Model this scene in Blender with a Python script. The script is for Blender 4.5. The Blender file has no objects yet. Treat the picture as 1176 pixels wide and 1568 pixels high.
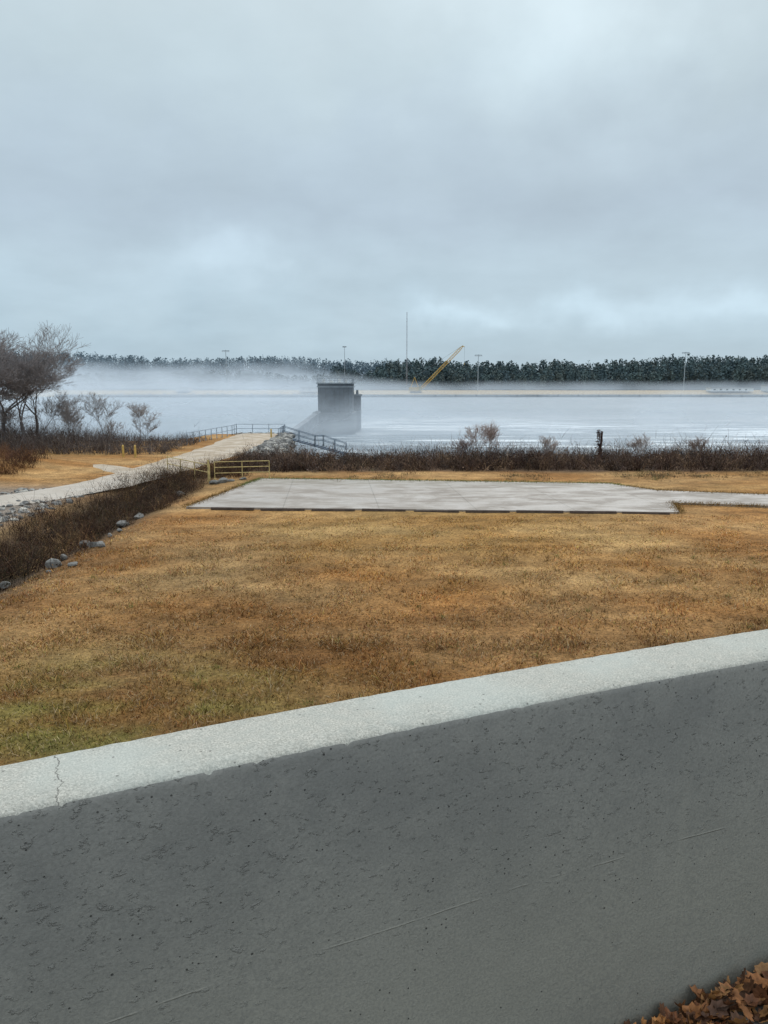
import bpy, bmesh, math, random
import numpy as np
from mathutils import Vector, Euler, noise as mn
R = math.radians
rng = np.random.default_rng(7)
random.seed(7)
sc = bpy.context.scene
sc.view_settings.view_transform = 'Standard'
sc.view_settings.look = 'None'
sc.view_settings.exposure = 0

# ------------------------------------------------------------ node helpers
class NT:
    def __init__(s, nt): s.nt = nt; nt.nodes.clear()
    def n(s, t, **kw):
        nd = s.nt.nodes.new(t)
        for k, v in kw.items(): setattr(nd, k, v)
        return nd
    def link(s, a, b): s.nt.links.new(a, b)
    def setin(s, sock, v):
        if isinstance(v, bpy.types.NodeSocket): s.link(v, sock)
        elif v is not None:
            if isinstance(v, (tuple, list)) and len(v) == 3 and sock.type == 'RGBA': v = (*v, 1)
            sock.default_value = v
    def m(s, op, a, b=None, c=None, clamp=False):
        nd = s.n('ShaderNodeMath', operation=op); nd.use_clamp = clamp
        s.setin(nd.inputs[0], a)
        if b is not None: s.setin(nd.inputs[1], b)
        if c is not None: s.setin(nd.inputs[2], c)
        return nd.outputs[0]
    def noise(s, vec, scale, detail=4, rough=.55, dist=0):
        nd = s.n('ShaderNodeTexNoise')
        if vec is not None: s.link(vec, nd.inputs['Vector'])
        nd.inputs['Scale'].default_value = scale; nd.inputs['Detail'].default_value = detail
        nd.inputs['Roughness'].default_value = rough; nd.inputs['Distortion'].default_value = dist
        return nd.outputs[0]
    def voro(s, vec, scale):
        nd = s.n('ShaderNodeTexVoronoi')
        s.link(vec, nd.inputs['Vector']); nd.inputs['Scale'].default_value = scale
        return nd
    def ramp(s, fac, stops, interp='LINEAR'):
        nd = s.n('ShaderNodeValToRGB'); cr = nd.color_ramp; cr.interpolation = interp
        while len(cr.elements) < len(stops): cr.elements.new(.5)
        for e, (p, c) in zip(cr.elements, stops):
            e.position = p
            e.color = (*c, 1) if isinstance(c, (tuple, list)) else (c, c, c, 1)
        s.setin(nd.inputs[0], fac)
        return nd.outputs[0]
    def mix(s, fac, a, b, bt='MIX'):
        nd = s.n('ShaderNodeMix', data_type='RGBA', blend_type=bt)
        s.setin(nd.inputs[0], fac); s.setin(nd.inputs[6], a); s.setin(nd.inputs[7], b)
        return nd.outputs[2]
    def mapr(s, v, a, b, c=0., d=1., smooth=True):
        nd = s.n('ShaderNodeMapRange'); nd.interpolation_type = 'SMOOTHSTEP' if smooth else 'LINEAR'
        s.setin(nd.inputs[0], v)
        for i, q in enumerate((a, b, c, d)): nd.inputs[i+1].default_value = q
        return nd.outputs[0]
    def scale(s, vec, sx, sy, sz):
        nd = s.n('ShaderNodeMapping'); s.link(vec, nd.inputs[0]); nd.inputs['Scale'].default_value = (sx, sy, sz)
        return nd.outputs[0]
    def bump(s, h, strength=.5, dist=.01, normal=None):
        nd = s.n('ShaderNodeBump'); s.link(h, nd.inputs['Height'])
        nd.inputs['Strength'].default_value = strength; nd.inputs['Distance'].default_value = dist
        if normal is not None: s.link(normal, nd.inputs['Normal'])
        return nd.outputs[0]
    def obj(s): return s.n('ShaderNodeTexCoord').outputs['Object']
    def pbr(s, color, rough=.9, normal=None, spec=.3, metal=0):
        p = s.n('ShaderNodeBsdfPrincipled')
        s.setin(p.inputs['Base Color'], color); s.setin(p.inputs['Roughness'], rough)
        s.setin(p.inputs['Specular IOR Level'], spec); p.inputs['Metallic'].default_value = metal
        if normal is not None: s.link(normal, p.inputs['Normal'])
        o = s.n('ShaderNodeOutputMaterial'); s.link(p.outputs[0], o.inputs[0])
        return p

def mat(name):
    m = bpy.data.materials.new(name); m.use_nodes = True
    return m, NT(m.node_tree)

def plain(name, col, rough=.7, var=.15, scale=3., metal=0, spec=.3):
    m, t = mat(name); o = t.obj()
    n = t.noise(o, scale, 5)
    c = t.mix(t.mapr(n, .3, .7), tuple(v*(1-var) for v in col), tuple(min(1, v*(1+var)) for v in col))
    t.pbr(c, rough, t.bump(n, .2, .02), spec, metal)
    return m

def vcol(name, rough=.9, nscale=0., namt=.3, spec=.15, diffuse=False):
    m, t = mat(name)
    a = t.n('ShaderNodeAttribute'); a.attribute_name = 'Col'
    c = a.outputs['Color']
    if nscale:
        n = t.noise(t.obj(), nscale, 4)
        k = t.mapr(n, .25, .75, 1-namt, 1+namt)
        c = t.mix(1., c, k, 'MULTIPLY')
    if diffuse:
        d = t.n('ShaderNodeBsdfDiffuse'); t.link(c, d.inputs[0]); o = t.n('ShaderNodeOutputMaterial'); t.link(d.outputs[0], o.inputs[0])
    else: t.pbr(c, rough, None, spec)
    return m

# ------------------------------------------------------------ mesh builder
class MB:
    def __init__(s): s.V = []; s.C = []; s.Q = []; s.T = []; s.n = 0
    def add(s, V, C, Q=None, T=None):
        V = np.asarray(V, float).reshape(-1, 3)
        C = np.asarray(C, float)
        if C.ndim == 1: C = np.tile(C, (len(V), 1))
        if Q is not None and len(Q): s.Q.append(np.asarray(Q, int).reshape(-1, 4)+s.n)
        if T is not None and len(T): s.T.append(np.asarray(T, int).reshape(-1, 3)+s.n)
        s.V.append(V); s.C.append(C); s.n += len(V)
    def build(s, name, material, smooth=False, loc=(0, 0, 0)):
        V = np.concatenate(s.V); C = np.concatenate(s.C)
        Q = np.concatenate(s.Q) if s.Q else np.zeros((0, 4), int)
        T = np.concatenate(s.T) if s.T else np.zeros((0, 3), int)
        me = bpy.data.meshes.new(name)
        me.vertices.add(len(V)); me.vertices.foreach_set('co', (V-np.array(loc)).ravel())
        nl = Q.size+T.size
        me.loops.add(nl); me.loops.foreach_set('vertex_index', np.concatenate([Q.ravel(), T.ravel()]).astype(np.int32))
        me.polygons.add(len(Q)+len(T))
        st = np.concatenate([np.arange(len(Q))*4, Q.size+np.arange(len(T))*3]).astype(np.int32)
        me.polygons.foreach_set('loop_start', st)
        me.update(calc_edges=True)
        at = me.color_attributes.new('Col', 'FLOAT_COLOR', 'POINT')
        cc = np.ones((len(V), 4), np.float32); cc[:, :3] = C
        at.data.foreach_set('color', cc.ravel())
        me.polygons.foreach_set('use_smooth', np.full(len(me.polygons), bool(smooth)))
        ob = bpy.data.objects.new(name, me); sc.collection.objects.link(ob); ob.location = loc
        me.materials.append(material)
        return ob
    def tube(s, p, q, r0, r1, col, k=6):
        p = np.array(p, float); q = np.array(q, float); d = q-p; L = np.linalg.norm(d)
        if L < 1e-6: return
        d /= L; a = np.array([0, 0, 1.]) if abs(d[2]) < .9 else np.array([1., 0, 0])
        u = np.cross(d, a); u /= np.linalg.norm(u); v = np.cross(d, u)
        an = np.arange(k)*2*math.pi/k
        ring = np.cos(an)[:, None]*u+np.sin(an)[:, None]*v
        V = np.concatenate([p+ring*r0, q+ring*r1])
        i = np.arange(k); j = (i+1) % k
        s.add(V, col, Q=np.stack([i, j, j+k, i+k], 1))
        if k == 4: s.add(V, col, Q=[[3, 2, 1, 0], [4, 5, 6, 7]])
    def tubes(s, P, Q, r0, r1, C, k=4):
        P = np.asarray(P, float); Q = np.asarray(Q, float); N = len(P)
        d = Q-P; d /= np.maximum(np.linalg.norm(d, axis=1, keepdims=True), 1e-9)
        a = np.where(np.abs(d[:, 2:3]) < .9, np.array([[0, 0, 1.]]), np.array([[1., 0, 0]]))
        u = np.cross(d, a); u /= np.linalg.norm(u, axis=1, keepdims=True); v = np.cross(d, u)
        an = np.arange(k)*2*math.pi/k
        ring = np.cos(an)[None, :, None]*u[:, None]+np.sin(an)[None, :, None]*v[:, None]
        V = np.concatenate([P[:, None]+ring*np.asarray(r0).reshape(-1, 1, 1), Q[:, None]+ring*np.asarray(r1).reshape(-1, 1, 1)], 1).reshape(-1, 3)
        i = np.arange(k); j = (i+1) % k; f = np.stack([i, j, j+k, i+k], 1)
        s.add(V, np.repeat(np.asarray(C, float), 2*k, 0), Q=(np.arange(N)[:, None, None]*2*k+f[None]).reshape(-1, 4))
    def box(s, c, size, col, rz=0., taper=1.):
        x, y, z = np.array(size)/2
        V = np.array([[-x, -y, -z], [x, -y, -z], [x, y, -z], [-x, y, -z], [-x*taper, -y*taper, z], [x*taper, -y*taper, z], [x*taper, y*taper, z], [-x*taper, y*taper, z]])
        ca, sa = math.cos(rz), math.sin(rz)
        V = np.stack([V[:, 0]*ca-V[:, 1]*sa, V[:, 0]*sa+V[:, 1]*ca, V[:, 2]], 1)+np.array(c)
        s.add(V, col, Q=[[0, 3, 2, 1], [4, 5, 6, 7], [0, 1, 5, 4], [1, 2, 6, 5], [2, 3, 7, 6], [3, 0, 4, 7]])

def stems(mb, base, dirs, L, W, cols, bend=.3, seg=3, wob=.05):
    N = len(base); L = np.asarray(L).reshape(-1, 1); W = np.asarray(W).reshape(-1, 1)
    dirs = dirs/np.linalg.norm(dirs, axis=1, keepdims=True)
    a = rng.uniform(0, 2*math.pi, N); side = np.stack([np.cos(a), np.sin(a), rng.normal(0, .2, N)], 1)
    bd = rng.normal(0, 1, (N, 3))*bend; bd[:, 2] = -abs(bd[:, 2])*.6
    V = []; C = []
    for k in range(seg+1):
        t = k/seg
        p = base+dirs*L*t+bd*L*t*t+rng.normal(0, 1, (N, 3))*L*wob*(t > 0)
        w = W*(1-.8*t)
        V += [p-side*w, p+side*w]; C += [cols*(.75+.35*t)]*2
    V = np.stack(V, 1).reshape(-1, 3); C = np.stack(C, 1).reshape(-1, 3)
    n = 2*(seg+1); b = np.arange(N)[:, None]*n
    Q = np.concatenate([b+np.array([2*k, 2*k+1, 2*k+3, 2*k+2]) for k in range(seg)])
    mb.add(V, C, Q=Q)

def flecks(mb, P, size, cols):
    N = len(P); s = np.asarray(size).reshape(-1, 1)
    a = rng.normal(0, 1, (N, 3)); a /= np.linalg.norm(a, axis=1, keepdims=True)
    b = rng.normal(0, 1, (N, 3)); b -= a*(a*b).sum(1, keepdims=True); b /= np.linalg.norm(b, axis=1, keepdims=True)
    V = np.stack([P-a*s, P+b*s*.8, P+a*s, P-b*s*.8], 1).reshape(-1, 3)
    mb.add(V, np.repeat(cols, 4, 0), Q=np.arange(N*4).reshape(-1, 4))

def pick(pal, N, var=.25):
    pal = np.array(pal); c = pal[rng.integers(0, len(pal), N)]
    return c*rng.uniform(1-var, 1+var, (N, 1))

def sstep(a, b, x):
    t = np.clip((x-a)/(b-a), 0, 1); return t*t*(3-2*t)

def fbm(x, y, sc_=1., seed=0, oct=4):
    r = np.random.default_rng(seed); out = 0; amp = 1; f = sc_; tot = 0
    for o in range(oct):
        for k in range(3):
            th = r.uniform(0, 6.28); ph = r.uniform(0, 6.28)
            out = out+amp*np.sin((x*math.cos(th)+y*math.sin(th))*f*r.uniform(.7, 1.3)+ph + 1.5*np.sin((x*math.sin(th)-y*math.cos(th))*f*.6+ph*2))/3
        tot += amp; amp *= .55; f *= 2.1
    return out/tot

# ------------------------------------------------------------ terrain
def bankline(x):
    x = np.asarray(x, float)
    b = 64+0*x
    b = b+(95-64)*(1-sstep(-11.6, -8.5, x))
    b = b-(95-84)*(1-sstep(-24, -20.5, x))
    b = b+10*(1-sstep(-60, -35, x))
    return b
def ridge(x):
    x = np.asarray(x, float)
    r = 1.4*np.sin(x*.021+1)+1.0*np.sin(x*.05)+.8*np.sin(x*.113+2)+.018*np.maximum(0, x-120)
    return r-9*np.exp(-((x+20)/20)**2)
def ridgeL(x):
    x = np.asarray(x, float)
    return 2*np.sin(x*.012+2)+1.2*np.sin(x*.031)+9*(1-sstep(-520, -150, x))-5*sstep(-120, -20, x)
def height(x, y):
    x = np.asarray(x, float); y = np.asarray(y, float)
    yb = bankline(x)
    z = .05*fbm(x, y, .25, 3)+.02*fbm(x, y, 1.3, 5)
    z = z - .75*np.exp(-((x+14.0-.02*(y-35))/1.9)**2)*(1-sstep(46, 53, y))
    z = z + .9*np.exp(-((x+29)/5)**2-((y-56)/7)**2)
    wid = np.where(x > -8.5, 16, 9)
    drop = sstep(0, 1, (y-yb)/wid)
    z = z*(1-drop)-9*drop
    z = z+sstep(590, 632, y)*(7.2+.5*fbm(x, y, .02, 9))
    rt = sstep(-60, -35, x)
    z = z+sstep(680, 765, y)*(17.5+ridge(x))*rt
    z = z+sstep(690, 765, y)*4*(1-rt)
    z = z+sstep(880, 1010, y)*(20+ridgeL(x))*(1-rt)
    return z

xs = np.concatenate([-np.geomspace(1800, 46, 90), np.arange(-45, 45.1, .6), np.geomspace(46, 1800, 90)])
ys = np.concatenate([np.linspace(-400, 5, 12), np.arange(8, 112, .6), np.geomspace(113, 585, 14), np.arange(590, 800, 7), np.arange(805, 1030, 20), np.geomspace(1035, 3500, 14)])
X, Y = np.meshgrid(xs, ys); Z = height(X, Y)
nx, ny = len(xs), len(ys)
G_OR = np.array([.245, .122, .040]); G_TAN = np.array([.33, .205, .088]); G_GREEN = np.array([.18, .18, .05]); DIRT = np.array([.09, .065, .045])
def grass_color(x, y):
    n1 = fbm(x, y, .22, 21)[..., None]; n2 = fbm(x, y*1.8, .5, 22)[..., None]; n3 = fbm(x, y, .12, 23)[..., None]; n4 = fbm(x*.6, y*2.2, 1.1, 24)[..., None]
    c = G_OR*(1+.32*n1)
    c = c+(G_TAN-G_OR)*np.clip(.45+n2*1.3, 0, 1)
    c = c*(1+.42*n4)
    g = np.clip(np.exp(-(((x+5.2)/4.0)**2+((y-14.2)/3.)**2))*1.3*(.38+1.6*n4[..., 0]+.5*n2[..., 0])+.15*np.clip(n3[..., 0]*2, 0, 1), 0, .8)[..., None]
    c = c*(1-g)+G_GREEN*g
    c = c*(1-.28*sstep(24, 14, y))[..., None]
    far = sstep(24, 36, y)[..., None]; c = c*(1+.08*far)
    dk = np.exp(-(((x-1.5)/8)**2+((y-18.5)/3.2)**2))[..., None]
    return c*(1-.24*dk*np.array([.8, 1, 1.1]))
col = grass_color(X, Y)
def blend(c, m, tgt): m = np.clip(m, 0, 1)[..., None]; return c*(1-m)+np.array(tgt)*m
col = blend(col, np.exp(-((X+14.2)/2.6)**2)*(Y < 56)*1.3, DIRT*.8)
col = blend(col, sstep(-16.5, -18.5, X)*(1-sstep(44, 50, Y))*.9, (.20, .18, .16))
yb = bankline(X)
col = blend(col, sstep(54, 56.5, Y+.8*fbm(X, Y, .8, 31))*sstep(-13, -9, X)*.9, (.08, .055, .042))
col = blend(col, sstep(0, 4, Y-yb), (.15, .14, .13))
col = blend(col, sstep(-12.5, -11.6, X)*sstep(64, 68, Y)*(Y < 110), (.24, .23, .22))
fb = sstep(596, 606, Y); col = blend(col, fb, (.36, .28, .17))
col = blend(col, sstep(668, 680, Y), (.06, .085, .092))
col = blend(col, sstep(790, 850, Y)*(X < 0), (.13, .175, .21))  # far left hills: distance haze painted into the ground colour
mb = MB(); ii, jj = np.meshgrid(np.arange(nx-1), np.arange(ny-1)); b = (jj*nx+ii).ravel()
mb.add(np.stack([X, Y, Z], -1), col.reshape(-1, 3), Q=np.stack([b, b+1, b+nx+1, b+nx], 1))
gm, t = mat('grass_ground')
a = t.n('ShaderNodeAttribute'); a.attribute_name = 'Col'; o = t.obj()
f1 = t.noise(o, 9, 6, .75); f2 = t.noise(o, 1.2, 5, .65)
k = t.m('MULTIPLY', t.mapr(f1, .3, .7, .5, 1.4), t.mapr(f2, .3, .7, .72, 1.25))
c = t.mix(1., a.outputs['Color'], k, 'MULTIPLY')
t.pbr(c, .95, None, .1)
mb.build('ground', gm, smooth=True)

# ------------------------------------------------------------ lawn grass blades
mb = MB()
def grass_pts(N, y0, y1, half=.56):
    u = rng.uniform(0, 1, N*2)
    y = y0+(y1-y0)*u
    x = rng.uniform(-1, 1, N*2)*(half*y+2.)
    keep = (x > -12.4+.06*(y-25)+.9*fbm(y, y*0, .9, 55)) & ~((y > 36.9) & (x > -11) & (x < 16))
    return x[keep][:N], y[keep][:N]
for (N, y0, y1, hgt, w) in ((95000, 9.5, 19, .13, .009), (80000, 18, 30, .11, .012), (40000, 29, 37.2, .08, .015)):
    x, y = grass_pts(N, y0, y1); n = len(x)
    cl = .35+1.2*np.clip(fbm(x, y, 2.6, 41)+.35, 0, 1.3)
    base = np.stack([x, y, height(x, y)-.01], 1)
    d = np.stack([rng.normal(0, .65, n), rng.normal(0, .65, n), np.ones(n)], 1)
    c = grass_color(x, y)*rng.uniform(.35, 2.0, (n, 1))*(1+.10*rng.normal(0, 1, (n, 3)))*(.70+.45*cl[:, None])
    straw = rng.random(n) < .18; c[straw] = c[straw]*.4+np.array([.54, .42, .27])*.6
    stems(mb, base, d, hgt*cl*rng.uniform(.5, 1.5, n), np.full(n, w)*rng.uniform(.5, 1.4, n), np.clip(c, .01, .8), .35, 2, .04)
N = 260; tx, ty = grass_pts(N, 10.5, 28); P = 22
x = np.repeat(tx, P)+rng.normal(0, .06, len(tx)*P); y = np.repeat(ty, P)+rng.normal(0, .06, len(tx)*P); n = len(x)
d = np.stack([rng.normal(0, .5, n), rng.normal(0, .5, n), np.ones(n)], 1)
stems(mb, np.stack([x, y, height(x, y)], 1), d, rng.uniform(.08, .22, n), np.full(n, .006), np.repeat(pick([(.20, .11, .045), (.30, .19, .08), (.19, .19, .06), (.14, .085, .04), (.24, .14, .055)], len(tx)), P, 0)*rng.uniform(.7, 1.3, (n, 1)), .4, 3, .04)
mb.build('lawn_grass', vcol('grass_blade', .9, diffuse=True))

# ------------------------------------------------------------ water
m, t = mat('river_water'); o = t.obj()
n1 = t.noise(t.scale(o, .22, 1., 1.), .20, 7, .70, .8); n3 = t.noise(t.scale(o, .16, .6, 1), .05, 7, .66, 1.0)
sx = t.n('ShaderNodeSeparateXYZ'); t.link(o, sx.inputs[0])
reg = t.m('MULTIPLY', t.mapr(sx.outputs[0], -22, 2), t.mapr(sx.outputs[1], 300, 190))
foam = t.m('MULTIPLY', t.mapr(t.m('ADD', t.m('MULTIPLY', n1, .6), t.m('MULTIPLY', n3, .4)), .46, .60), reg, clamp=True)
foam = t.m('MAXIMUM', foam, t.m('MULTIPLY', t.mapr(n3, .50, .72), .12))
c = t.mix(foam, (.12, .165, .20), (.74, .80, .84))
p = t.pbr(c, t.mapr(foam, 0, 1, .30, .85, False), t.bump(n1, 1., 1.6), .5)
mb = MB(); mb.add([[-1800, 64, -6], [1800, 64, -6], [1800, 640, -6], [-1800, 640, -6]], (1, 1, 1), Q=[[0, 1, 2, 3]])
mb.build('river_water', m)

# ------------------------------------------------------------ mist: many thin wavy veils hanging over the river
m, t = mat('river_mist')
a = t.n('ShaderNodeAttribute'); a.attribute_name = 'Col'; sc3 = t.n('ShaderNodeSeparateColor'); t.link(a.outputs['Color'], sc3.inputs[0])
nv = t.n('ShaderNodeCombineXYZ'); nv.inputs[2].default_value = 1
nd_ = t.n('ShaderNodeCombineXYZ'); nd_.inputs[2].default_value = -1
MC = (.47, .54, .61, 1)
df = t.n('ShaderNodeBsdfDiffuse'); df.inputs[0].default_value = MC; t.link(nv.outputs[0], df.inputs['Normal'])
tl = t.n('ShaderNodeBsdfTranslucent'); tl.inputs[0].default_value = MC; t.link(nd_.outputs[0], tl.inputs['Normal'])
ad = t.n('ShaderNodeAddShader'); t.link(df.outputs[0], ad.inputs[0]); t.link(tl.outputs[0], ad.inputs[1])
tr = t.n('ShaderNodeBsdfTransparent'); ms = t.n('ShaderNodeMixShader')
t.link(sc3.outputs[0], ms.inputs[0]); t.link(tr.outputs[0], ms.inputs[1]); t.link(ad.outputs[0], ms.inputs[2])
out = t.n('ShaderNodeOutputMaterial'); t.link(ms.outputs[0], out.inputs[0])
mb = MB()
# (distance, height on the right, strength right, extra height left, strength left)
for q_, (y0, zt, A, xl, AL) in enumerate(((118, 0.5, .05, 0, .12), (148, 3.2, .22, 0, .30), (170, 4.4, .26, 0, .34), (235, 3.8, .10, 2, .24), (330, 5, .12, 4, .28), (460, 5.5, .15, 7, .32), (586, 4.5, .20, 14, .42), (664, 6.5, .28, 15, .42), (850, 10, .15, 20, .42))):
    gx = np.linspace(-.85*y0-60, .85*y0+60, 180); gz = np.linspace(0, 1, 30)
    GX, GZ = np.meshgrid(gx, gz)
    left = 1-sstep(-.17*y0, .06*y0, GX)
    # extra wisps drifting round the tower
    wsp = np.exp(-((GX/y0+.03)/.07)**2)*(y0 < 200)
    base_z = -5.95 if y0 < 590 else (-1.5 if y0 < 700 else 0)
    top = zt+left*xl+wsp*.8
    ZZ = base_z+(top-base_z)*GZ*1.25
    YY = y0+4*np.sin(GX*.05+y0)+2*np.sin(GX*.13)
    fs = 16/y0*1.2
    nz = fbm(GX, ZZ*2.2, fs, 300+q_, 5)
    h = (1-GZ)+.40*nz
    al = sstep(.0, .85, h)*(A+(AL-A)*left+.05*wsp)*(1+.45*nz)
    al = al*np.clip(GZ/(.2 if y0 < 590 else .05), 0, 1)*np.clip((1-GZ)/.35, 0, 1)
    C = np.stack([np.clip(al, 0, .9)]*3, -1)
    nn = len(gx); i2, j2 = np.meshgrid(np.arange(nn-1), np.arange(len(gz)-1)); b = (j2*nn+i2).ravel()
    mb.add(np.stack([GX, YY, ZZ], -1), C.reshape(-1, 3), Q=np.stack([b, b+1, b+nn+1, b+nn], 1))
mb.build('river_mist', m, smooth=True)

# ------------------------------------------------------------ parapet wall (local x along, y across)
top_m, t = mat('wall_top_concrete'); o = t.obj()
sp = t.noise(o, 230, 3, .8); md = t.noise(o, 38, 5, .7); lg = t.noise(o, 3, 4)
c = t.mix(t.mapr(sp, .35, .65), (.31, .305, .27), (.60, .59, .53))
c = t.mix(t.mapr(md, .3, .7, 0, .5), c, (.35, .37, .34))
c = t.mix(t.mapr(lg, .45, .7, 0, .4), c, (.48, .53, .50))
vv = t.voro(o, 60)
s2 = t.n('ShaderNodeSeparateColor'); t.link(vv.outputs['Color'], s2.inputs[0])
pit = t.m('MULTIPLY', t.m('LESS_THAN', vv.outputs['Distance'], .16), t.m('GREATER_THAN', s2.outputs[0], .84))
c = t.mix(t.m('MULTIPLY', pit, .7), c, (.14, .14, .13))
sx = t.n('ShaderNodeSeparateXYZ'); t.link(o, sx.inputs[0])
wob = t.m('MULTIPLY', t.m('SUBTRACT', t.noise(t.scale(o, 0, 1, 1), 22, 5, .6), .5), .05)
cr = t.m('LESS_THAN', t.m('ABSOLUTE', t.m('ADD', t.m('ADD', sx.outputs[0], .012), wob)), t.m('MULTIPLY', t.noise(o, 60, 2), .0020))
c = t.mix(t.m('MULTIPLY', cr, .75), c, (.12, .12, .11))
hgt = t.m('SUBTRACT', t.m('ADD', t.m('MULTIPLY', sp, .5), t.m('MULTIPLY', md, 1.)), t.m('ADD', pit, cr))
t.pbr(c, .9, t.bump(hgt, .8, .007), .2)

face_m, t = mat('wall_face_concrete'); o = t.obj()
sx = t.n('ShaderNodeSeparateXYZ'); t.link(o, sx.inputs[0]); z = sx.outputs[2]
lg = t.noise(t.scale(o, 1, 1, .6), 1.6, 5, .6, .5); md = t.noise(o, 12, 5, .6); fine = t.noise(o, 150, 3, .75)
rg = t.noise(t.scale(o, 1, 1, 1.4), 44, 4, .7)
c = t.mix(t.mapr(lg, .3, .7), (.185, .187, .178), (.255, .254, .235))  # face greys darker than the top's: its shade is put into the colour
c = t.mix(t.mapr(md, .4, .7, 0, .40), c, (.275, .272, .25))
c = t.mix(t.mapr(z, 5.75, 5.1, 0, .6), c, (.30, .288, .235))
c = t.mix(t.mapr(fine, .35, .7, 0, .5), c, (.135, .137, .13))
def pits(scale, rad, thr, den):
    vv = t.voro(o, scale); s2 = t.n('ShaderNodeSeparateColor'); t.link(vv.outputs['Color'], s2.inputs[0])
    nn = t.mapr(t.noise(o, 4, 3), .35, .65, den, -.04)
    lim = t.m('ADD', thr, t.m('ADD', nn, t.mapr(z, 5.7, 5.1, 0, .07)))
    return t.m('MULTIPLY', t.mapr(vv.outputs['Distance'], rad, rad*.6), t.m('GREATER_THAN', s2.outputs[0], lim))
pt = t.m('MAXIMUM', pits(40, .11, .88, .07), pits(90, .20, .88, .06))
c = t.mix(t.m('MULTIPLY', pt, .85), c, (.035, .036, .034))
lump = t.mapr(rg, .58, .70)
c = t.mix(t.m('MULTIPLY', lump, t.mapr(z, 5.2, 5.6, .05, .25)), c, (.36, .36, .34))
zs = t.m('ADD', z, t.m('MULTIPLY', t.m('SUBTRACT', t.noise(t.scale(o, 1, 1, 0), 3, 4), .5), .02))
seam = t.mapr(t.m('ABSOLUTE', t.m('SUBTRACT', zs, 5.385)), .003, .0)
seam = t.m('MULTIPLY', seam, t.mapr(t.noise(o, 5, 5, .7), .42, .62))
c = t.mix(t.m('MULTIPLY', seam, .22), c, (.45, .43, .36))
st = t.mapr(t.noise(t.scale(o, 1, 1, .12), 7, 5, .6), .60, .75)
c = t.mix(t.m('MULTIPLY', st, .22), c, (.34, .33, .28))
hgt = t.m('ADD', t.m('MULTIPLY', lump, t.mapr(z, 5.2, 5.65, .15, .9)), t.m('ADD', t.m('MULTIPLY', md, .8), t.m('MULTIPLY', fine, .3)))
hgt = t.m('ADD', t.m('SUBTRACT', hgt, t.m('MULTIPLY', pt, 1.5)), t.m('MULTIPLY', seam, .5))
t.pbr(c, .66, t.bump(hgt, .8, .006), .35)

def off(s):
    u = (s-.755)/.855
    au = abs(u)
    return 1.276+.018*((1-u*u) if au < 1.6 else (1-1.6*1.6-2*1.6*(au-1.6)))
ss = np.concatenate([np.arange(-7, -1, .25), np.arange(-1, 3, .006), np.arange(3, 26, .25)])
TH = .183
V = []; nprof = 0
for s in ss:
    d0 = off(s)
    e = .0030*mn.noise(Vector((s*28, 0, 3)))+.0022*mn.noise(Vector((s*90, 5, 3)))
    chip = max(0, mn.noise(Vector((s*45, 9, 1)))-.28)*.020
    e2 = .003*mn.noise(Vector((s*30, 20, 3)))
    prof = [(d0, 4.86), (d0, 5.30), (d0, 5.72), (d0, 5.801-chip-abs(e)), (d0+.0035, 5.8125-chip+e*.5), (d0+.011+chip*.8+e, 5.8195), (d0+.06, 5.8215), (d0+.12, 5.8215),
            (d0+TH-.010+e2, 5.8200), (d0+TH, 5.810), (d0+TH, 4.5), (d0+TH, -.4)]
    nprof = len(prof)
    V += [(s, d, z) for d, z in prof]
n = len(ss); Q = []; mi = []
for i in range(n-1):
    for j in range(nprof-1):
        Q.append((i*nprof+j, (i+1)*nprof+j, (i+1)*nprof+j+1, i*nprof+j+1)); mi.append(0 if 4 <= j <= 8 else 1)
me = bpy.data.meshes.new('parapet_wall'); me.from_pydata(V, [], Q)
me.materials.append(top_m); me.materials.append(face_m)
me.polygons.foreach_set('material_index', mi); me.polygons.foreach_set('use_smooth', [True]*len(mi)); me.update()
wall = bpy.data.objects.new('parapet_wall', me); sc.collection.objects.link(wall); wall.rotation_euler = (0, 0, R(24))

pm, t = mat('walkway_concrete'); o = t.obj(); n = t.noise(o, 12, 6, .7)
t.pbr(t.mix(t.mapr(n, .3, .7), (.18, .17, .155), (.28, .27, .25)), .9, t.bump(n, .3, .01), .2)
pv = [(s, off(s)+.002, 4.9) for s in (-7, -3, 0, 2, 6, 12, 25.7)]+[(25.7, -9, 4.9), (-7, -9, 4.9)]
bm = bmesh.new(); bm.faces.new([bm.verts.new(p) for p in pv])
r_ = bmesh.ops.extrude_face_region(bm, geom=bm.faces[:]); bmesh.ops.translate(bm, verts=[v for v in r_['geom'] if isinstance(v, bmesh.types.BMVert)], vec=(0, 0, -.3))
bmesh.ops.recalc_face_normals(bm, faces=bm.faces[:])
me = bpy.data.meshes.new('walkway'); bm.to_mesh(me); bm.free(); me.materials.append(pm)
ob = bpy.data.objects.new('walkway_pavement', me); sc.collection.objects.link(ob); ob.rotation_euler = (0, 0, R(24))

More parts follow.
